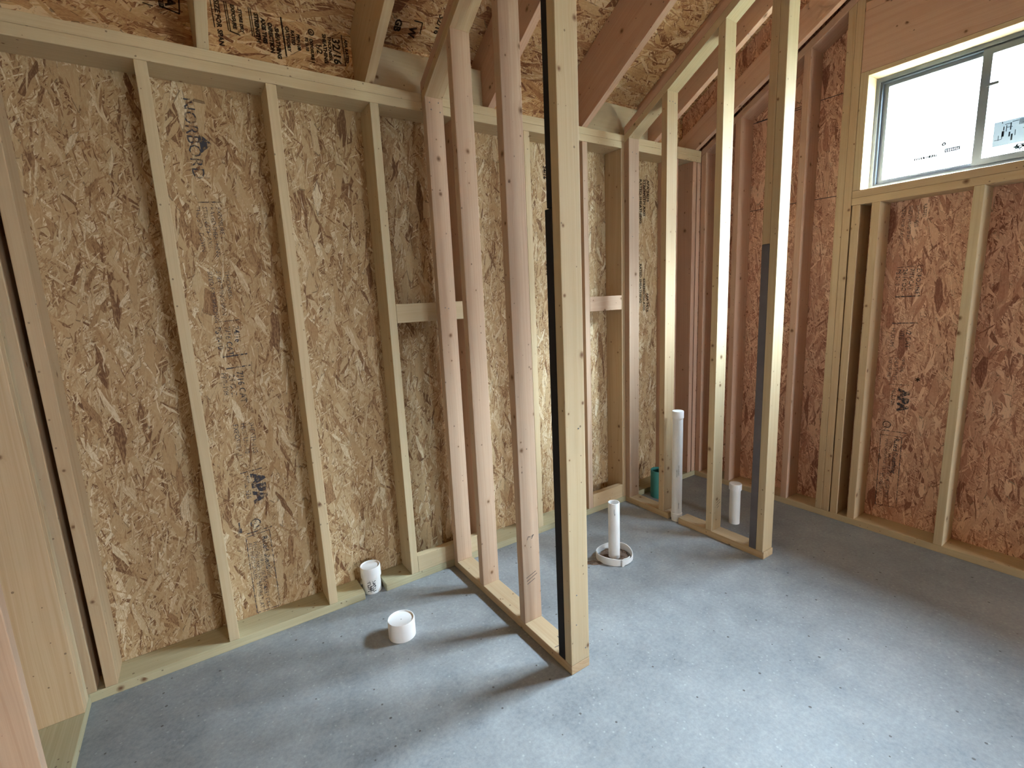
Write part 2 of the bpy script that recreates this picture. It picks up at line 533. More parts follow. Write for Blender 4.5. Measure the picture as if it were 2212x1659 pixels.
# ------------------------------------------------------------------ setting
floor = panel('floor', -1.16, 2.752, YF - .02, .155, -.12, 0, 'concrete')
ground = panel('ground', -30, 30, -30, 30, -.30, -.22, 'soil')

bm = bmesh.new()
for (ya, yb) in ((.42, YR), (YR, YF - .4)):
    hexa(bm, [(-1.35, ya, z_deck(ya)), (2.86, ya, z_deck(ya)), (2.86, yb, z_deck(yb)), (-1.35, yb, z_deck(yb)),
              (-1.35, ya, z_deck(ya) + .013), (2.86, ya, z_deck(ya) + .013), (2.86, yb, z_deck(yb) + .013), (-1.35, yb, z_deck(yb) + .013)])
bmesh.ops.remove_doubles(bm, verts=bm.verts[:], dist=1e-5)
me = mesh_of(bm, 'ceiling')
uvl = me.uv_layers[0]
for lp in me.loops:                       # strands run across the rafters
    c = me.vertices[lp.vertex_index].co
    uvl.data[lp.index].uv = (c.y / math.cos(ANG), c.x)
ceiling = tag(link('ceiling', me, 'osb_deck'), kind='structure')

bm = bmesh.new()
bx(bm, -1.16, 2.752, W6 + .0005, W6 + .012, 0, ZT)
wall_back = tag(link('wall_back', mesh_of(bm, 'wall_back'), 'osb'), kind='structure')
bm = bmesh.new()
bx(bm, -1.16, 2.752, W6 + .0005, W6 + .012, ZT + .0005, z_deck(W6 + .012) - .001)
me = mesh_of(bm, 'heel')
for lp in me.loops:
    c = me.vertices[lp.vertex_index].co
    me.uv_layers[0].data[lp.index].uv = (c.z + c.y, c.x + 4.0)
heel = link('heel_sheathing', me, 'osb_deck', wall_back)

X1 = XB + W6 + .0005
RO = (-1.890, -.974, 1.895, 2.455)          # rough opening y0 y1 z0 z1
ya, yb = YF, W6
zd = lambda y: z_deck(y) - .001
wall_right = prism_x('wall_right', X1, X1 + .0115, [
    ((ya, 0), (YR, 0), (YR, zd(YR)), (ya, zd(ya))),
    ((YR, 0), (RO[0], 0), (RO[0], zd(RO[0])), (YR, zd(YR))),
    ((RO[1], 0), (yb, 0), (yb, zd(yb)), (RO[1], zd(RO[1]))),
    ((RO[0], 0), (RO[1], 0), (RO[1], RO[2]), (RO[0], RO[2])),
    ((RO[0], RO[3]), (RO[1], RO[3]), (RO[1], zd(RO[1])), (RO[0], zd(RO[0])))], 'osb_flare')
# panel joints of the window-wall sheathing
bm = bmesh.new()
for (y0, y1, z) in ((-.86, -.30, 2.455), (-.60, -.03, 2.447), (-.86, -.05, 1.905)):
    o = (X1 - .0006, 0, 0)
    stroke(bm, o, (0, -1, 0), (0, 0, 1), [(-y0, z), (-(y0 + y1) / 2, z + .004), (-y1, z - .002)], .004)
flat('panel_joint', bm, 'pencil', wall_right)
gable = prism_x('trim_1', 2.572, 2.580, [((YR, z_raft(YR) + .165), (.139, z_raft(.139) + .165), (.139, zd(.139)), (YR, zd(YR)))], 'osb_flare')

wall_left = prism_x('wall_left', XC - W6 - .012, XC - W6 - .0005, [((YF, 0), (YR, 0), (YR, zd(YR)), (YF, zd(YF))), ((YR, 0), (W6, 0), (W6, zd(W6)), (YR, zd(YR)))], 'osb')
# far wall behind the camera, with a small opening for daylight
bm = bmesh.new()
DX0, DX1, DZ0, DZ = 1.35, 2.30, .90, 1.80     # small opening at the far end of the house
for (x0, x1, z0, z1) in ((-1.16, DX0, 0, zd(YF)), (DX1, 2.752, 0, zd(YF)), (DX0, DX1, DZ, zd(YF)), (DX0, DX1, 0, DZ0)):
    bx(bm, x0, x1, YF - .0125, YF - .0005, z0, z1)
wall_front = tag(link('wall_front', mesh_of(bm, 'wall_front'), 'osb'), kind='structure')

# ------------------------------------------------------------------ long back wall (A)
D = .4064
XA = -.5289
board('sole_plate', (XC - W6, 0, 0), .043 - (XC - W6), 'x', W6, T, 'treated', 'greenish sole plate of the long strand board wall, piece running left from the stub pipe', 'plate')
board('sole_plate', (.149, 0, 0), XB + W6 - .149, 'x', W6, T, 'treated', 'greenish sole plate of the long strand board wall, piece running right from the stub pipe', 'plate')
board('top_plate', (XC - W6, 0, ZU), XB - .001 - (XC - W6), 'x', W6, T - .0003, 'wood_pale', 'lower board of the doubled level top plate along the long wall', 'plate')
board('top_plate', (XC - W6, 0, ZU + T), XB - .001 - (XC - W6), 'x', W6, T, 'wood_pale', 'upper board of the doubled level top plate, under the rafter ends', 'plate')
AS = [
    (XC - .018, 'wood', 'corner stud of the long wall, left of the dark slot at far left'),
    (XA - D, 'wood', 'knotty stud of the long wall just right of the dark slot at far left'),
    (XA, 'wood_pale', 'pale stud left of the arrow and grade stamps on the long wall'),
    (XA + D, 'wood_pale', 'pale stud right of the grade stamps, left of the stub pipe'),
    (XA + 2 * D, 'wood_pale', 'stud right of the stub pipe that holds the left end of the backing blocks'),
    (XA + 3 * D, 'fir', 'reddish stud mostly hidden behind the first stud of the near partition'),
    (1.094, 'wood_pale', 'long wall stud seen through the near partition, left of the black strip'),
    (1.5035, 'wood_pink', 'long wall stud seen just right of the near partition post'),
    (1.8140, 'wood', 'long wall stud just left of the wall end of the far partition'),
    (2.3160, 'fir', 'long wall stud almost hidden behind the second stud of the far partition'),
    (2.5095, 'fir', 'left one of the two far corner studs of the long wall, beside a dark cavity'),
    (XB - T - .001, 'fir', 'last stud of the long wall, right in the far corner'),
]
for x, mt, lb in AS:
    stud('wall_stud', x, x + T, .0, W6, T + .0003, ZU - .0003, mt, lb, 'stud', 'studs of the long back wall')
b0, b1 = XA + 2 * D + T + .0004, XA + 3 * D - .0004
board('backing_block', (b0, .0, 1.3155), b1 - b0, 'x', T, W4, 'wood_pale', 'waist-high backing block behind the near partition, with a knot', 'block', 'backing blocks')
board('backing_block', (b0, .0, T + .0004), b1 - b0, 'x', T, W4, 'wood_pale', 'backing block on the sole plate behind the foot of the near partition', 'block', 'backing blocks')
b0, b1 = 1.5035 + T + .0004, 1.8140 - .0004
board('backing_block', (b0, .0, 1.3050), b1 - b0, 'x', T, W4, 'wood_pink', 'waist-high backing block left of the far partition', 'block', 'backing blocks')
board('backing_block', (b0, .0, T + .0004), b1 - b0 - .001, 'x', T, W4, 'wood', 'backing block on the sole plate left of the far partition foot', 'block', 'backing blocks')

# ------------------------------------------------------------------ rafters
RX = [(-.335, 'wood_pale', 'rafter at upper left, seen almost end on above the first bays'),
      (.271, 'wood', 'rafter left of the near partition rake plate'),
      (.885, 'fir', 'rafter behind the tall studs of the near partition'),
      (1.503, 'fir', 'broad reddish rafter between the two partitions'),
      (2.112, 'fir', 'rafter with a bright lower edge seen through the far partition')]
for x, mt, lb in RX:
    yy = YR + .02
    raked('rafter', x, x + T, [(0, z_raft(0)), (W6 - .0005, z_raft(0)), (W6 - .0005, z_deck(W6) - .0015), (yy, z_deck(yy) - .0015), (yy, z_raft(yy))],
          mt, lb, 'rafter', 'rafters')
yy = YR + .02
raked('rafter', 2.530, 2.568, [(0, z_raft(0)), (W6 - .001, z_raft(0)), (W6 - .001, z_raft(W6) + .165), (yy, z_raft(yy) + .165), (yy, z_raft(yy))],
      'fir', 'shallow reddish rafter against the window wall', 'rafter', 'rafters')
board('rafter_block', (.271 + T + .0005, .05, ZT + .0004), .885 - .271 - T - .001, 'x', T, .1835, 'ply', 'pale block between rafters above the top plate, behind the near partition', 'block', 'blocks between the rafters')
board('rafter_block', (1.503 + T + .0005, .05, ZT + .0004), 2.112 - 1.503 - T - .001, 'x', T, .1835, 'ply', 'pale block between rafters above the top plate, at the far partition', 'block', 'blocks between the rafters')

# ------------------------------------------------------------------ partitions
def rake_pair(x0, yend, a, b):
    v = T / math.cos(ANG)
    for i, (mt, lb) in enumerate((a, b)):
        g = .0004 * i
        z0 = lambda y: z_rake(y) + v * i + g
        y0 = -.0006 if i == 0 else -.0006
        raked('rake_plate', x0, x0 + W4, [(y0, z0(y0)), (y0, z0(y0) + v), (yend, z0(yend) + v), (yend, z0(yend))], mt, lb, 'plate', 'sloping top plates of the partitions')

P1X, P2X = .5269, 1.8413
PE = -.962
rake_pair(P1X, PE - .30, ('wood', 'lower sloping top plate of the near partition'), ('fir', 'upper sloping top plate of the near partition'))
rake_pair(P2X, PE - .30, ('wood_pale', 'lower sloping top plate of the far partition, lit underside'), ('fir', 'upper sloping top plate of the far partition'))
tp = lambda y: z_rake(y) - .0004
board('sole_plate', (P1X, PE, 0), -PE - .0006, 'y', W4, T, 'wood', 'sole plate of the near partition, with a pencil corner mark', 'plate')
P1S = []
for yf, mt, lb in ((-.0006 - T, 'wood_pink', 'first stud of the near partition, against the long wall'),
                   (-.3113, 'wood_pink', 'second stud of the near partition, top end just left of the third'),
                   (-.6603, 'wood_pink', 'third stud of the near partition, with three pencil slashes near its foot'),
                   (PE, 'wood_pale', 'front end stud of the near partition, the largest post in the room')):
    P1S.append(stud('partition_stud', P1X, P1X + W4, yf, yf + T, T + .0003, 0, mt, lb, 'stud', 'studs of the near partition', top=tp))
zs = 1.687
stud('filler_board', P1X, P1X + W4, PE + T + .0004, PE + 2 * T, T + .0003, zs, 'black', 'lower black board behind the front end stud of the near partition', 'board', 'black boards behind the partition end studs')
stud('filler_board', P1X + .004, P1X + W4, PE + T + .0004, PE + 2 * T - .006, zs + .003, 0, 'black', 'upper black board above the seam behind the near partition end stud', 'board', 'black boards behind the partition end studs', top=tp)

board('sole_plate', (P2X, PE, 0), -.4305 - PE, 'y', W4, T, 'wood', 'sole plate of the far partition, front piece toward its end post', 'plate')
board('sole_plate', (P2X, -.375 + .022, 0), .375 - .022 - .0006, 'y', W4, T, 'wood', 'sole plate of the far partition, piece between the tall pipe and the long wall', 'plate')
P2S = []
for yf, mt, lb in ((-.0006 - T, 'wood_pink', 'first stud of the far partition, against the long wall'),
                   (-.3136 - .004, 'wood', 'second stud of the far partition, just left of the tall pipe'),
                   (-.6565, 'wood_pale', 'third stud of the far partition, with three slanted slashes near its foot'),
                   (PE + .006, 'wood_pale', 'front end stud of the far partition, brightly lit')):
    P2S.append(stud('partition_stud', P2X, P2X + W4, yf, yf + T, T + .0003, 0, mt, lb, 'stud', 'studs of the far partition', top=tp))
stud('filler_board', P2X, P2X + W4, PE + .006 + T + .0004, PE + .006 + 2 * T, T + .0003, 1.605, 'black_hazed', 'black board greyed by painted haze on the lower half behind the far partition end stud', 'board')
stud('filler_board', P2X, P2X + W4, PE + .006 + T + .0004, PE + .006 + 2 * T, 1.6055, 0, 'wood', 'bare wood board above the haze-greyed one behind the far partition end stud', 'board', top=tp)

# pencil marks and nail heads on the partitions
def face_marks(par, x0, y, strokes, w=.0026):
    bm = bmesh.new()
    for pts in strokes:
        stroke(bm, (x0, y - .0006, 0), (1, 0, 0), (0, 0, 1), pts, w)
    return flat('pencil_mark', bm, 'pencil', par)
face_marks(P1S[2], P1X, -.6603, [[(.016, .245), (.066, .262)], [(.018, .230), (.072, .250)], [(.020, .216), (.060, .230)]])
face_marks(P1S[2], P1X, -.6603, [[(.028, .415), (.034, .428), (.044, .424)], [(.050, .414), (.062, .430), (.050, .424)]], .002)
face_marks(P2S[2], P2X, -.6565, [[(.040, .200), (.072, .213)], [(.042, .183), (.076, .198)], [(.046, .168), (.066, .176)]])
bm = bmesh.new()
stroke(bm, (P1X, 0, T + .0006), (1, 0, 0), (0, 1, 0), [(.012, -.845), (.055, -.848), (.062, -.800)], .003)
flat('pencil_mark', bm, 'pencil', [o for o in COL.objects if o.name.startswith('sole_plate') and 'near partition' in o['label']][0])

def nails(par, pts, axis='y'):
    for p in pts:
        bm = bmesh.new()
        bmesh.ops.create_cone(bm, cap_ends=True, segments=14, radius1=.0030, radius2=.0026, depth=.0016)
        R = Matrix.Rotation(math.radians(90), 4, 'X') if axis == 'y' else Matrix.Rotation(math.radians(-90), 4, 'Y')
        link('nail_head', mesh_of(bm, 'nail_head'), 'metal', par, Matrix.Translation(p) @ R)
f1 = -.0006 - T - .0006
nails(P1S[0], [(P1X + .022, f1, 2.297), (P1X + .066, f1, 2.301), (P1X + .028, f1, 2.268), (P1X + .072, f1, 2.262), (P1X + .03, f1, 1.376), (P1X + .048, f1, 1.372)])
nails(P1S[3], [(P1X + .058, PE - .0006, .95), (P1X + .032, PE - .0006, .32), (P1X + .028, PE - .0006, .20), (P1X + .07, PE - .0006, .085)])
nails(P2S[1], [(P2X + .02, -.3176 - .0006, 2.43), (P2X + .045, -.3176 - .0006, 2.432), (P2X + .066, -.3176 - .0006, 2.426)])
nails(P2S[0], [(P2X + .03, f1, 2.24), (P2X + .065, f1, 2.235), (P2X + .035, f1, 1.98), (P2X + .03, f1, 1.75)])

# ------------------------------------------------------------------ window wall (B)
tb = lambda y: 2.303 - SLOPE * y - .0004
board('sole_plate', (XB, YF, 0), -YF - .0006, 'y', W6, T, 'wood_pale', 'sole plate under the window wall', 'plate')
zt = lambda y: 2.3034 - SLOPE * y
v = T / math.cos(ANG) - .0004
raked('rake_plate', XB, XB + W6, [(-.0006, zt(0)), (-.0006, zt(0) + v), (YR, zt(YR) + v), (YR, zt(YR))], 'fir', 'sloping top plate of the window wall', 'plate')
def bstud(y1, mt, lb, z0=T + .0003, z1=None, grp='full height studs of the window wall', name='wall_stud'):
    return stud(name, XB, XB + W6, y1 - T, y1, z0, z1 or 0, mt, lb, 'stud', grp, top=None if z1 else tb)
bstud(-.001, 'fir', 'window wall stud in the far corner beside the long wall')
bstud(-.247, 'fir', 'window wall stud seen left of the far partition end post')
bstud(-.651, 'fir', 'window wall stud seen right of the far partition end post')
bstud(-.8655, 'wood', 'outer stud of the triple post left of the window')
bstud(-.9040, 'wood', 'middle stud of the triple post left of the window')
SZ = 1.895
bstud(-.9430, 'wood_pale', 'short trimmer between sill and header at the left jamb', SZ + .0004, 2.4786, 'short studs around the window', 'trimmer_stud')
bstud(-.9485, 'wood', 'inner short stud of the triple post, under the sill end', T + .0003, SZ - 2 * T - .0005, 'short studs around the window', 'cripple_stud')
bstud(-1.0400, 'wood', 'short stud under the sill, right of the dark slot by the triple post', T + .0003, SZ - 2 * T - .0005, 'short studs around the window', 'cripple_stud')
bstud(-1.4420, 'wood_pale', 'short stud under the middle of the window', T + .0003, SZ - 2 * T - .0005, 'short studs around the window', 'cripple_stud')
bstud(-1.8480, 'wood_pale', 'short stud under the right half of the window', T + .0003, SZ - 2 * T - .0005, 'short studs around the window', 'cripple_stud')
bstud(-1.8900, 'wood', 'short trimmer closing the right jamb of the window', SZ + .0004, 2.4786, 'short studs around the window', 'trimmer_stud')
bstud(-1.9290, 'wood', 'full height stud beyond the right jamb of the window')
board('window_sill', (XB, -1.928, SZ - T), 1.928 - .9432, 'y', W6, T - .0004, 'wood', 'upper board of the rough sill under the window', 'sill')
board('window_sill', (XB, -1.928, SZ - 2 * T), 1.928 - .9432, 'y', W6, T - .0004, 'wood', 'lower board of the rough sill under the window', 'sill')
board('header_beam', (XB, -1.928, 2.479), 1.928 - .9432, 'y', W6, .290, 'fir', 'deep reddish header beam over the window', 'beam')
board('header_strip', (XB, RO[0], RO[3]), RO[1] - RO[0] - .0078, 'y', W6, .0232, 'wood_pale', 'thin board lining the head of the window opening', 'board')
board('head_plate', (XB, -1.928, 2.7694), 1.928 - .9432, 'y', W6, T - .0006, 'fir', 'flat plate lying on top of the header beam', 'plate')

# window: slider with two lights
win = empty('window_1', (XB + .12, (RO[0] + RO[1]) / 2, RO[2]), kind='structure')
FY0, FY1, FZ0, FZ1 = RO[0] + .006, RO[1] - .002, RO[2] + .004, RO[3] - .003
def ring_yz(name, x0, x1, y0, y1, z0, z1, w, mat, parent, wz=None):
    wz = wz or w
    bm = bmesh.new()
    bx(bm, x0, x1, y0, y1, z0, z0 + wz); bx(bm, x0, x1, y0, y1, z1 - wz, z1)
    bx(bm, x0, x1, y0, y0 + w, z0 + wz, z1 - wz); bx(bm, x0, x1, y1 - w, y1, z0 + wz, z1 - wz)
    return link(name, mesh_of(bm, name), mat, parent)
wx = XB + .098
fr = ring_yz('window_frame', wx, wx + .055, FY0, FY1, FZ0, FZ1, .022, 'vinyl', win, .018)
ring_yz('frame_track', wx + .006, wx + .050, FY0 + .022, FY1 - .022, FZ0 + .018, FZ1 - .018, .010, 'vinyl_dark', fr, .008)
ym = -1.420
ls = ring_yz('window_sash', wx + .026, wx + .048, ym - .012, FY1 - .0325, FZ0 + .0265, FZ1 - .0265, .022, 'vinyl', win, .018)
rs = ring_yz('window_sash', wx + .002, wx + .024, FY0 + .0325, ym + .022, FZ0 + .0265, FZ1 - .0265, .034, 'vinyl', win, .026)
g1 = panel('glass_pane', wx + .036, wx + .039, ym + .0105, FY1 - .055, FZ0 + .045, FZ1 - .045, 'glass', ls)
g2 = panel('glass_pane', wx + .012, wx + .015, FY0 + .067, ym - .0125, FZ0 + .053, FZ1 - .053, 'glass', rs)
lt = panel('latch', wx - .008, wx + .002, ym - .044, ym - .002, 2.262, 2.274, 'vinyl', rs)
# paper label and small decals on the panes
bm = bmesh.new()
quad(bm, (wx + .0112, 0, 0), (0, -1, 0), (0, 0, 1), 1.462, 1.690, 1.992, 2.098)
st = flat('glass_label', bm, 'paper', rs)
bm = bmesh.new()
o0, rr, uu = (wx + .0100, 0, 0), (0, -1, 0), (0, 0, 1)
random.seed(11)
for i in range(26):
    a = 1.468 + random.random() * .20; b = 2.000 + random.random() * .088
    if random.random() < .5: quad(bm, o0, rr, uu, a, a + .002 + .004 * random.random(), b, min(b + .012 + .02 * random.random(), 2.094))
    else: quad(bm, o0, rr, uu, a, min(a + .015 + .02 * random.random(), 1.686), b, b + .0022)
for i in range(9): quad(bm, o0, rr, uu, 1.545 + i * .004, 1.547 + i * .004, 2.068, 2.092)
quad(bm, o0, rr, uu, 1.4905, 1.4985, 2.030, 2.054)
flat('label_print', bm, 'label_ink', st)
bm = bmesh.new()
random.seed(5)
pts = [(1.535, 1.972)]
for i in range(46): pts.append((1.535 + (i % 12) * .010 + random.random() * .01, 1.956 + random.random() * .030))
stroke(bm, o0, rr, uu, pts, .0042)
flat('ink_scribble', bm, 'scribble', rs)
bm = bmesh.new()
o1 = (wx + .0350, 0, 0)
a = 1.163
while a < 1.252:
    w_ = .004 + .006 * random.random()
    quad(bm, o1, rr, uu, a, a + w_, 2.008, 2.021); a += w_ + .0014
quad(bm, o1, rr, uu, 1.284, 1.342, 2.031, 2.037); quad(bm, o1, rr, uu, 1.284, 1.342, 2.018, 2.023)
for i in range(8): quad(bm, o1, rr, uu, 1.284 + i * .0075, 1.2895 + i * .0075, 2.023, 2.031)
circle_bm(bm, o1, rr, uu, 1.279, 2.060, .002, .009)
for i in range(16):
    a, b = 1.04 + random.random() * .03, 1.93 + random.random() * .10
    quad(bm, o1, rr, uu, a, a + .004, b, b + .004)
flat('glass_decal', bm, 'label_ink', ls)

# ------------------------------------------------------------------ left end wall (C)
board('sole_plate', (XC - W6, YF, 0), -YF - .0008, 'y', W6, T, 'treated', 'sole plate of the left end wall, at the bottom left corner of the floor', 'plate')
for y1, mt, lb in ((-.024, 'wood_pale', 'end wall stud nearest the long wall'),
                   (-.0625, 'wood', 'broad knotty stud at far left, second of the doubled end wall studs'),
                   (-.519, 'wood_pink', 'pinkish end wall stud at the far left edge, nearest the camera')):
    stud('wall_stud', XC - W6, XC, y1 - T, y1, T + .0003, 0, mt, lb, 'stud', 'studs of the left end wall', top=lambda y: z_rake(y))

# ------------------------------------------------------------------ plumbing
def cap_prof(r, h):
    return [(r, 0), (r, h - .004), (r - .003, h), (r - .006, h), (r - .0065, h - .006), (0, h - .006)]
# short wide capped drain
p = empty('drain_pipe', (.094, -.351, 0), 'short wide white capped drain pipe alone on the floor left of the near partition', 'pipe')
turned('pipe_body', [(.0555, 0.0002), (.0555, .030)], 'pvc', p, (.094, -.351, 0))
turned('cap', [(.0570, .0008), (.0570, .076), (.0555, .080), (.0525, .080), (.0515, .0745), (0, .0735)], 'pvc_cap', p, (.094, -.351, 0))
turned('cap_dimple', [(.0022, .0738), (0, .0742)], 'pencil', p, (.094, -.351, 0), 12)
# stub pipe in the sole plate notch
c = (.096, .062, 0)
p = empty('stub_pipe', c, 'white capped stub pipe with black scrawl in a notch of the long wall', 'pipe')
turned('pipe_body', [(.0440, .0002), (.0440, .090)], 'pvc', p, c)
turned('cap', [(.0440, .078), (.0485, .079), (.0485, .131), (.0470, .135), (.0445, .135), (.0435, .129), (0, .128)], 'pvc_cap', p, c)
bm = bmesh.new()
random.seed(3)
def on_pipe(a, z, r=.0445): return Vector((c[0] + r * math.cos(a), c[1] + r * math.sin(a), z))
def scrawl(a0, z0, sa, sz, n):
    last = None
    for i in range(n):
        q = (a0 + sa * (.5 + .5 * math.sin(i * 2.1 + a0 * 5)) + .03 * random.random(), z0 + sz * (i / n) + .006 * math.sin(i * 1.7))
        if last:
            (a1, z1), (a2, z2) = last, q
            w = .0016
            bm.faces.new([bm.verts.new(on_pipe(*t)) for t in ((a1, z1 - w), (a1, z1 + w), (a2, z2 + w), (a2, z2 - w))])
        last = q
scrawl(-2.35, .012, .42, .060, 20); scrawl(-1.85, .012, .42, .058, 22); scrawl(-2.1, .018, .30, .03, 12)
flat('handwriting', bm, 'pencil', p)
# riser in the broken ring
c = (1.2515, -.470, 0)
p = empty('riser_pipe', c, 'open white riser pipe standing in the dirt of the broken ring', 'pipe')
turned('pipe_body', [(.0302, .003), (.0302, .318), (.0292, .320), (.0262, .320), (.0256, .317), (.0256, .14)], 'pvc', p, c)
turned('pipe_bore', [(.0255, .20), (0, .20)], 'pvc_in', p, c)
bm = bmesh.new()
for (a, z0, z1, w) in ((-2.35, .262, .296, .05), (-2.25, .255, .270, .09), (-.95, .180, .200, .05)):
    r = .0306
    bm = bmesh.new()
    bm.faces.new([bm.verts.new((c[0] + r * math.cos(t), c[1] + r * math.sin(t), z)) for t, z in ((a, z0), (a + w, z0 + .004), (a + w, z1), (a, z1 - .008))])
    flat('smudge', bm, 'pencil', p)
# the ring: a cut sleeve whose ends lap in a spiral
rc = (1.2555, -.466)
p = empty('pipe_sleeve', (rc[0], rc[1], 0), 'broken white plastic ring on the floor around the riser pipe, with overlapping ends', 'ring')
bm = bmesh.new()
N = 84; prev = None
for i in range(N + 1):
    t = i / N
    a = math.radians(-112) + t * math.radians(398)
    r = .101 - .010 * t + .003 * math.sin(3 * a)
    zt_ = .036 + .004 * math.sin(2 * a + 1) + (.004 if t > .92 else 0)
    zb_ = .0005 + (.010 if .02 < t < .15 else 0)
    ci, co = r - .0035, r + .0005
    ring = [bm.verts.new((rc[0] + q * math.cos(a), rc[1] + q * math.sin(a), z)) for q, z in ((ci, zb_), (co, zb_), (co, zt_), (ci, zt_))]
    if prev:
        for j in range(4):
            bm.faces.new([prev[j], prev[(j + 1) % 4], ring[(j + 1) % 4], ring[j]])
    else:
        bm.faces.new(ring)
    prev = ring
bm.faces.new(prev[::-1])
ringm = link('sleeve_wall', mesh_of(bm, 'sleeve_wall'), 'pvc', p)
bm = bmesh.new()
random.seed(9)
ctr = bm.verts.new((rc[0], rc[1], .007)); prev = None; first = None
rows = []
for rr_ in (.032, .055, .070, .0785):
    rows.append([bm.verts.new((rc[0] + rr_ * math.cos(2 * math.pi * i / 40), rc[1] + rr_ * math.sin(2 * math.pi * i / 40), .006 + .007 * random.random() * (1 if rr_ < .08 else .2))) for i in range(40)])
for i in range(40):
    j = (i + 1) % 40
    bm.faces.new([ctr, rows[0][i], rows[0][j]])
    for a_, b_ in zip(rows, rows[1:]): bm.faces.new([a_[i], b_[i], b_[j], a_[j]])
tag(link('dirt_fill', mesh_of(bm, 'dirt_fill'), 'dirt'), 'brown dirt inside the broken white ring', 'dirt', kind='stuff')
# spilled dirt left of the ring
bm = bmesh.new()
random.seed(21)
pl = []
for i in range(26):
    a = 2 * math.pi * i / 26
    s = 1 + .35 * random.random()
    pl.append(bm.verts.new((1.128 + .045 * s * math.cos(a) * .95, -.440 + .020 * s * math.sin(a) - .45 * .055 * s * math.cos(a), .0006)))
mid = bm.verts.new((1.130, -.440, .010))
for i in range(26): bm.faces.new([mid, pl[i], pl[(i + 1) % 26]])
tag(link('dirt_spill', mesh_of(bm, 'dirt_spill'), 'dirt'), 'small dark spill of dirt just left of the broken ring', 'dirt', kind='stuff')
# tall pipe in the far partition
c = (1.874, -.392, 0)
p = empty('vent_pipe', c, 'tall slim white capped pipe standing in the sole plate gap of the far partition', 'pipe')
turned('pipe_body', [(.0302, .0002), (.0302, .680)], 'pvc', p, c)
turned('cap', [(.0302, .655), (.0338, .656), (.0338, .694), (.0325, .698), (0, .699)], 'pvc_cap', p, c)
turned('collar', [(.0302, .018), (.0335, .019), (.0335, .050), (.0302, .051)], 'pvc', p, c)
bm = bmesh.new()
def pipe_text(bm, s, size, z0, ang, cc, r):
    t = bmesh.new(); text_bm(t, s, size, (0, 0, 0), (1, 0, 0), (0, 1, 0))
    for vtx in t.verts:
        a = ang + vtx.co.y / r
        vtx.co = Vector((cc[0] + r * math.cos(a), cc[1] + r * math.sin(a), z0 + vtx.co.x))
    tm = bpy.data.meshes.new('x'); t.to_mesh(tm); t.free(); bm.from_mesh(tm); bpy.data.meshes.remove(tm)
pipe_text(bm, '2 IN DWV PVC', .010, .300, -2.30, c, .0307)
flat('pipe_print', bm, 'pencil', p); bm = bmesh.new()
pipe_text(bm, 'ASTM D 2665', .008, .290, -2.62, c, .0307)
flat('pipe_print', bm, 'pencil', p); bm = bmesh.new()
pipe_text(bm, '==== PVC', .009, .085, -2.2, c, .0307)
flat('pipe_print', bm, 'pencil', p)
# small capped pipe beyond the far partition
c = (2.108, -.632, 0)
p = empty('cleanout_pipe', c, 'knee-low white capped pipe on the floor beyond the far partition', 'pipe')
turned('pipe_body', [(.0302, .0002), (.0302, .235)], 'pvc', p, c)
turned('cap', [(.0302, .214), (.0355, .215), (.0355, .248), (.0340, .252), (0, .2525)], 'pvc_cap', p, c)
# teal pipe
c = (2.082, -.085, 0)
p = empty('sewer_pipe', c, 'open teal pipe half hidden behind the second stud of the far partition', 'pipe')
turned('pipe_body', [(.057, .0002), (.057, .192), (.0525, .192), (.0525, .02), (0, .02)], 'teal', p, c)

# ------------------------------------------------------------------ grade stamps
yA = W6 - .0002
rA, uA = (0, 0, -1), (1, 0, 0)          # reads downward, letter tops to the right
def sheet_stamp(par, plane, rr, uu, P, ink, seed, word=True):
    """P(a, b): a runs down from the top of the sheet, b to the right"""
    random.seed(seed)
    def T_(bm, s, size, a, b, bold=0.0): text_bm(bm, s, size, P(a, b), rr, uu, bold)
    def L_(bm, a, b0, b1, w=.004):
        o = Vector(P(0, 0))
        stroke(bm, o, rr, uu, [(a, b0), (a - .006, b1)], w)
    return T_, L_

def PA(a, b): return (-.413 + b, yA, 2.23 - a)
T_, L_ = sheet_stamp(wall_back, 'y', rA, uA, PA, 'ink', 1)
bm = bmesh.new()
T_(bm, 'NORBORD', .060, .012, .012, .0)
o = Vector(PA(0, 0))
bm.faces.new([bm.verts.new(Vector(PA(*t))) for t in ((.135, .050), (.210, .052), (.172, .093))])
flat('grade_stamp', bm, 'ink', wall_back)
bm = bmesh.new()
L_(bm, .395, .015, .095)
for i, s in enumerate(('THIS SIDE DOWN', 'STRENGTH AXIS', 'RATED SHEATHING', 'EXPOSURE 1')):
    T_(bm, s, .022, .41, .004 + i * .024)
flat('grade_stamp', bm, 'ink', wall_back)
bm = bmesh.new()
for i, s in enumerate(('SIZED FOR SPACING', 'SHEATHING SPAN', 'THICKNESS')):
    T_(bm, s, .022, .66, .012 + i * .030)
L_(bm, .865, .012, .100, .003)
for i, s in enumerate(('PS 2-10', '7/16 CAT', '24/16')):
    T_(bm, s, .030, .885, .008 + i * .033, .0006)
L_(bm, 1.010, .020, .112, .0055); L_(bm, 1.060, .025, .118, .005)
T_(bm, '7/16 CAT', .034, 1.075, .062, .0006); T_(bm, '24 O.C.', .030, 1.085, .032, .0004); T_(bm, 'PRP-108', .028, 1.075, .004)
for i, s in enumerate(('EXPOSURE 1', 'HUD UM-40', 'SHEATHING')):
    T_(bm, s, .026, 1.30, .020 + i * .030)
flat('grade_stamp', bm, 'ink', wall_back)
bm = bmesh.new()
L_(bm, 1.520, .020, .105)
T_(bm, 'APA', .070, 1.535, .060, .0045); T_(bm, 'MILL 526', .028, 1.535, .030); 
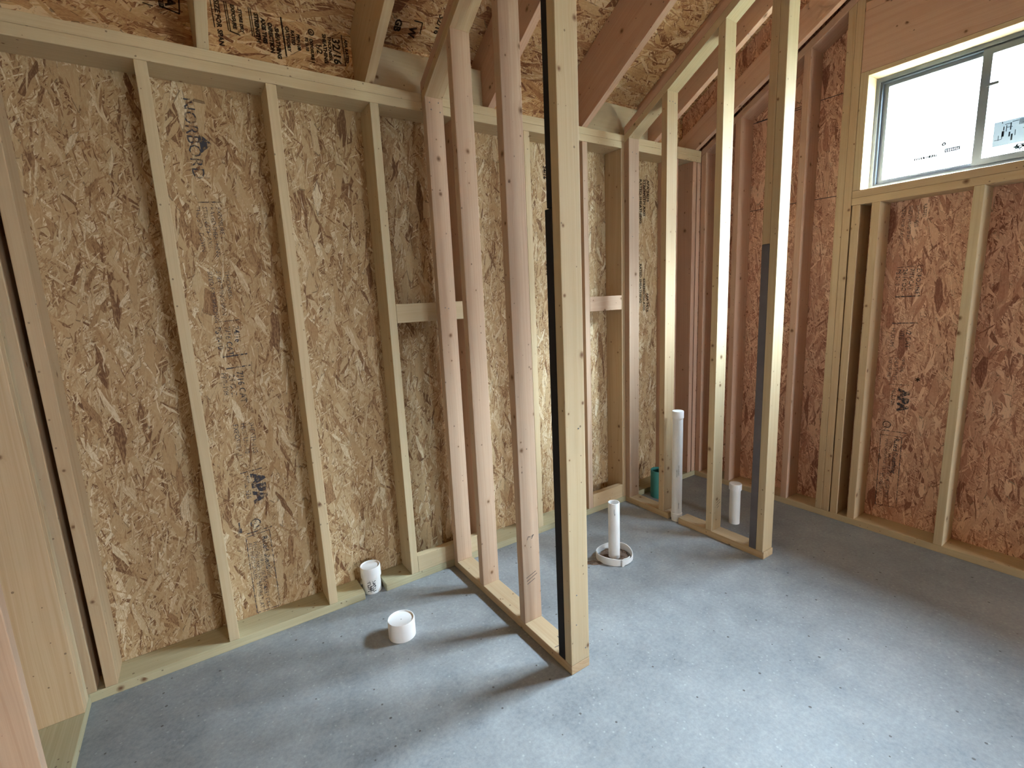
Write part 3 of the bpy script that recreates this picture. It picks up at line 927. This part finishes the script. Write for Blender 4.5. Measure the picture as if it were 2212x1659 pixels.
circle_bm(bm, PA(0, 0), rA, uA, 1.760, .050, .016, .021); T_(bm, 'PS', .018, 1.748, .044)
L_(bm, 1.800, .010, .112, .0045)
flat('grade_stamp', bm, 'ink', wall_back)
bm = bmesh.new()
o = Vector(PA(0, 0))
stroke(bm, o, rA, uA, [(1.815, .004), (1.807, .100), (2.185, .100), (2.185, .004), (1.815, .004)], .0032)
T_(bm, 'Rated Sheathing', .032, 1.83, .066, .0006)
for i, s in enumerate(('STRUCTURAL USE PANEL', 'PERFORMANCE RATED', 'ALL EDGES SEALED')):
    T_(bm, s, .021, 1.845, .045 - i * .017)
T_(bm, 'KEEP DRY', .024, 2.07, .045); T_(bm, 'STORE FLAT', .024, 2.04, .020)
quad(bm, o, rA, uA, 1.765, 1.790, -.022, -.006); quad(bm, o, rA, uA, 1.738, 1.766, -.016, -.011)
flat('grade_stamp', bm, 'ink', wall_back)
# worn stamps further right on the long wall
bm = bmesh.new()
for xx, ww in ((1.325, ('24/16', 'APA', 'EXPOSURE 1')), (2.135, ('RATED SHEATHING', 'STRENGTH AXIS', 'APA 24/16'))):
    for i, s in enumerate(ww):
        text_bm(bm, s, .032, (xx + i * .036, yA, 2.15), rA, uA, .001); text_bm(bm, s, .030, (xx + i * .036, yA, 1.60 - .1 * i), rA, uA, .001)
flat('grade_stamp', bm, 'ink_dark', wall_back)

# window wall sheet
xBf = X1 - .0007
rB, uB = (0, 0, -1), (0, -1, 0)
def PB(a, b): return (xBf, -1.120 - b, 2.23 - a)
T_, L_ = sheet_stamp(wall_right, 'x', rB, uB, PB, 'ink', 1)
def LB(bm, a, b0, b1, w=.004): stroke(bm, PB(0, 0), rB, uB, [(a, b0), (a - .004, b1)], w)
bm = bmesh.new()
for i, s in enumerate(('SIZED FOR SPACING', 'SHEATHING SPAN', 'THICKNESS', 'RATED')):
    T_(bm, s, .022, .44, .010 + i * .030)
LB(bm, .755, .012, .125, .003)
for i, s in enumerate(('PS 2-10', '24/16 OC', '7/16 CAT', 'EXPOSURE')):
    T_(bm, s, .028, .765, .010 + i * .030, .0005)
LB(bm, .912, .014, .122, .006); LB(bm, 1.055, .012, .122, .005)
T_(bm, '1/2 CAT', .032, 1.075, .080, .0005); T_(bm, '7/16', .030, 1.09, .050, .0005); T_(bm, 'HUD UM', .026, 1.08, .012)
flat('grade_stamp', bm, 'ink', wall_right)
bm = bmesh.new()
for i, s in enumerate(('EXPOSURE 1', 'SHEATHING', 'PRP-108')):
    T_(bm, s, .024, 1.24, .012 + i * .028)
LB(bm, 1.395, .020, .115)
T_(bm, 'APA', .066, 1.418, .072, .0045); T_(bm, 'MILL 526', .026, 1.415, .040); 
circle_bm(bm, PB(0, 0), rB, uB, 1.628, .030, .015, .020); T_(bm, 'PS', .02, 1.60, .008)
LB(bm, 1.665, .004, .130, .0045)
flat('grade_stamp', bm, 'ink', wall_right)
bm = bmesh.new()
stroke(bm, PB(0, 0), rB, uB, [(1.690, .006), (1.690, .106), (2.105, .110), (2.118, .010), (1.690, .006)], .0034)
T_(bm, 'Rated Sheathing', .032, 1.70, .072, .0006)
for i, s in enumerate(('STRUCTURAL USE PANEL', 'PERFORMANCE RATED')):
    T_(bm, s, .022, 1.71, .050 - i * .020)
T_(bm, 'KEEP DRY', .026, 1.95, .050); T_(bm, 'STORE FLAT', .024, 1.92, .020)
flat('grade_stamp', bm, 'ink', wall_right)
bm = bmesh.new()
for i in range(3):
    a = i * math.pi / 3
    stroke(bm, PB(1.355, .150), rB, uB, [(-.012 * math.cos(a), -.012 * math.sin(a)), (.012 * math.cos(a), .012 * math.sin(a))], .005)
flat('ink_mark', bm, 'ink_dark', wall_right)

# stamps above the top plate, between the rafters
def PH(x, z): return (x, yA - .0004, z)
def th(bm, s, size, x, z, bold=.001): text_bm(bm, s, size, PH(x, z), rA, uA, bold)
bm = bmesh.new()
th(bm, '28', .050, -.478, 2.578, .002); th(bm, 'RATED', .020, -.425, 2.575)
stroke(bm, PH(0, 0), uA, (0, 0, 1), [(-.475, 2.516), (-.445, 2.512)], .004)
th(bm, 'A', .045, -.405, 2.555, .002)
stroke(bm, PH(0, 0), uA, (0, 0, 1), [(-.425, 2.520), (-.365, 2.506), (-.360, 2.56)], .005)
flat('grade_stamp', bm, 'ink_dark', heel)
bm = bmesh.new()
for x in (-.258, -.212, -.205, -.128, -.121):
    stroke(bm, PH(0, 0), uA, (0, 0, 1), [(x, 2.590), (x + .004, 2.488)], .0035)
th(bm, 'SIZE FOR SPAN', .024, -.246, 2.588); th(bm, 'EXPOSURE', .018, -.19, 2.585); th(bm, 'STORE DRY', .016, -.165, 2.575)
stroke(bm, PH(0, 0), uA, (0, 0, 1), [(-.205, 2.488), (-.168, 2.480)], .005)
for i in range(4): th(bm, ('STRENGTH', 'AXIS THIS', 'DIRECTION', 'SHEATHING')[i], .021, -.110 + i * .024, 2.575 - .012 * i, .0014)
stroke(bm, PH(0, 0), uA, (0, 0, 1), [(-.010, 2.585), (-.004, 2.440)], .006)
for i in range(3): th(bm, ('CATEGORY', 'RATED', 'PRP-108')[i], .018, .004 + i * .020, 2.555 - .01 * i)
flat('grade_stamp', bm, 'ink_dark', heel)
bm = bmesh.new()
circle_bm(bm, PH(0, 0), uA, (0, 0, 1), .105, 2.555, .008, .013); th(bm, 'c', .016, .100, 2.559)
for i in range(2): th(bm, ('PS 2-10', 'EXPOSURE 1')[i], .017, .078 + i * .018, 2.530)
th(bm, '1/2', .032, .122, 2.518, .001); th(bm, 'SHEATHING', .021, .150, 2.560); th(bm, 'THICKNESS', .018, .172, 2.555)
th(bm, '32/16', .046, .190, 2.555, .0012)
stroke(bm, PH(0, 0), uA, (0, 0, 1), [(.232, 2.575), (.240, 2.45)], .004)
th(bm, 'APA RATED', .018, .243, 2.56)
flat('grade_stamp', bm, 'ink_dark', heel)
# on the deck itself: further up the slope, between the rafters
dv = Vector((0, math.cos(ANG), -math.sin(ANG)))      # down the slope
def PD(x, y): return Vector((x, y, z_deck(y) - .0006))
bm = bmesh.new()
def td(bm, s, size, x, y, bold=.001): text_bm(bm, s, size, PD(x, y), dv, (1, 0, 0), bold)
td(bm, 'GB', .042, .455, .040, .002); td(bm, 'W', .045, .525, .055, .002); td(bm, '32/16', .040, .64, -.02)
stroke(bm, PD(0, 0), (1, 0, 0), dv, [(.535, .035), (.575, .035), (.578, .085)], .005)
td(bm, 'APA RATED', .040, .70, -.20); td(bm, 'SHEATHING', .036, .76, -.25); td(bm, 'EXPOSURE 1', .030, .80, -.28)
td(bm, 'STRENGTH AXIS', .034, 1.30, -.58, .002); td(bm, '32/16', .055, 1.36, -.48, .002); td(bm, 'SIZED FOR SPACING', .030, 1.42, -.60, .001)
stroke(bm, PD(0, 0), (1, 0, 0), dv, [(1.56, .36 - .62), (1.64, .36 - .62), (1.64, .60 - .62), (1.56, .60 - .62), (1.56, .36 - .62)], .003)
for i in range(4): td(bm, ('RATED SHEATHING', 'PS 2-10 PRP-108', '32/16  1/2 CAT', 'EXPOSURE 1')[i], .020, 1.565 + i * .018, -.225)
td(bm, 'APA', .06, 1.67, -.25, .003)
flat('grade_stamp', bm, 'ink_dark', ceiling)

# ------------------------------------------------------------------ light
w = bpy.data.worlds.new('overcast_sky'); SC.world = w
w.use_nodes = True
nt = w.node_tree; nt.nodes.clear()
out = nt.nodes.new('ShaderNodeOutputWorld'); bg = nt.nodes.new('ShaderNodeBackground')
tc = nt.nodes.new('ShaderNodeTexCoord'); sp = nt.nodes.new('ShaderNodeSeparateXYZ'); rp = nt.nodes.new('ShaderNodeValToRGB')
nt.links.new(tc.outputs['Generated'], sp.inputs[0]); nt.links.new(sp.outputs[2], rp.inputs[0])
for i, (p, f, c) in enumerate(((0.0, .105, (.82, .94, 1.0)), (.35, .15, (.80, .92, 1.0)), (.60, 1.0, (.72, .87, 1.0)), (.88, .58, (.66, .83, 1.0)))):
    # pale hazy horizon, brighter and bluer overhead
    e = rp.color_ramp.elements[i] if i < 2 else rp.color_ramp.elements.new(p)
    e.position = p; e.color = (c[0] * f, c[1] * f, c[2] * f, 1)
nt.links.new(rp.outputs[0], bg.inputs[0]); bg.inputs[1].default_value = 50.0
nt.links.new(bg.outputs[0], out.inputs[0])
# sampling portal in the window opening (gives off no light of its own)
la = bpy.data.lights.new('window_portal', 'AREA'); la.shape = 'RECTANGLE'; la.size = RO[1] - RO[0]; la.size_y = RO[3] - RO[2]
la.cycles.is_portal = True
lo = bpy.data.objects.new('window_portal', la); COL.objects.link(lo)
lo.matrix_world = Matrix.Translation((XB + W6 + .02, (RO[0] + RO[1]) / 2, (RO[2] + RO[3]) / 2)) @ Matrix(((0, 0, 1), (1, 0, 0), (0, 1, 0))).to_4x4()
la2 = bpy.data.lights.new('far_opening_portal', 'AREA'); la2.shape = 'RECTANGLE'; la2.size = DX1 - DX0; la2.size_y = DZ - DZ0
la2.cycles.is_portal = True
lo2 = bpy.data.objects.new('far_opening_portal', la2); COL.objects.link(lo2)
lo2.matrix_world = Matrix.Translation(((DX0 + DX1) / 2, YF - .02, (DZ + DZ0) / 2)) @ Matrix(((1, 0, 0), (0, 0, -1), (0, 1, 0))).to_4x4()

SC.cycles.max_bounces = 10
SC.cycles.diffuse_bounces = 7
SC.cycles.use_adaptive_sampling = True
SC.cycles.adaptive_threshold = .04
SC.cycles.adaptive_min_samples = 20
SC.cycles.transparent_max_bounces = 12
SC.cycles.use_denoising = True
SC.cycles.sample_clamp_indirect = 12.0
SC.view_settings.view_transform = 'Standard'
SC.view_settings.look = 'None'
SC.view_settings.gamma = 1.0
SC.view_settings.use_curve_mapping = False
SC.view_settings.exposure = 3.48

# ------------------------------------------------------------------ camera
yaw, pit, rol = (math.radians(a) for a in (33.351, -10.0793, -2.6492))
fw = Vector((math.sin(yaw) * math.cos(pit), math.cos(yaw) * math.cos(pit), math.sin(pit)))
r0 = Vector((math.cos(yaw), -math.sin(yaw), 0)); u0 = r0.cross(fw)
cr = r0 * math.cos(rol) + u0 * math.sin(rol); cu_ = -r0 * math.sin(rol) + u0 * math.cos(rol)
cam = bpy.data.cameras.new('camera'); cam.sensor_fit = 'HORIZONTAL'; cam.sensor_width = 36.0
cam.lens = 1041.3632 / 2212 * 36.0
cam.clip_start = .02
co = bpy.data.objects.new('camera', cam); COL.objects.link(co)
co.matrix_world = Matrix.Translation((-.4949, -2.196, 1.4071)) @ Matrix((cr, cu_, -fw)).transposed().to_4x4()
SC.camera = co
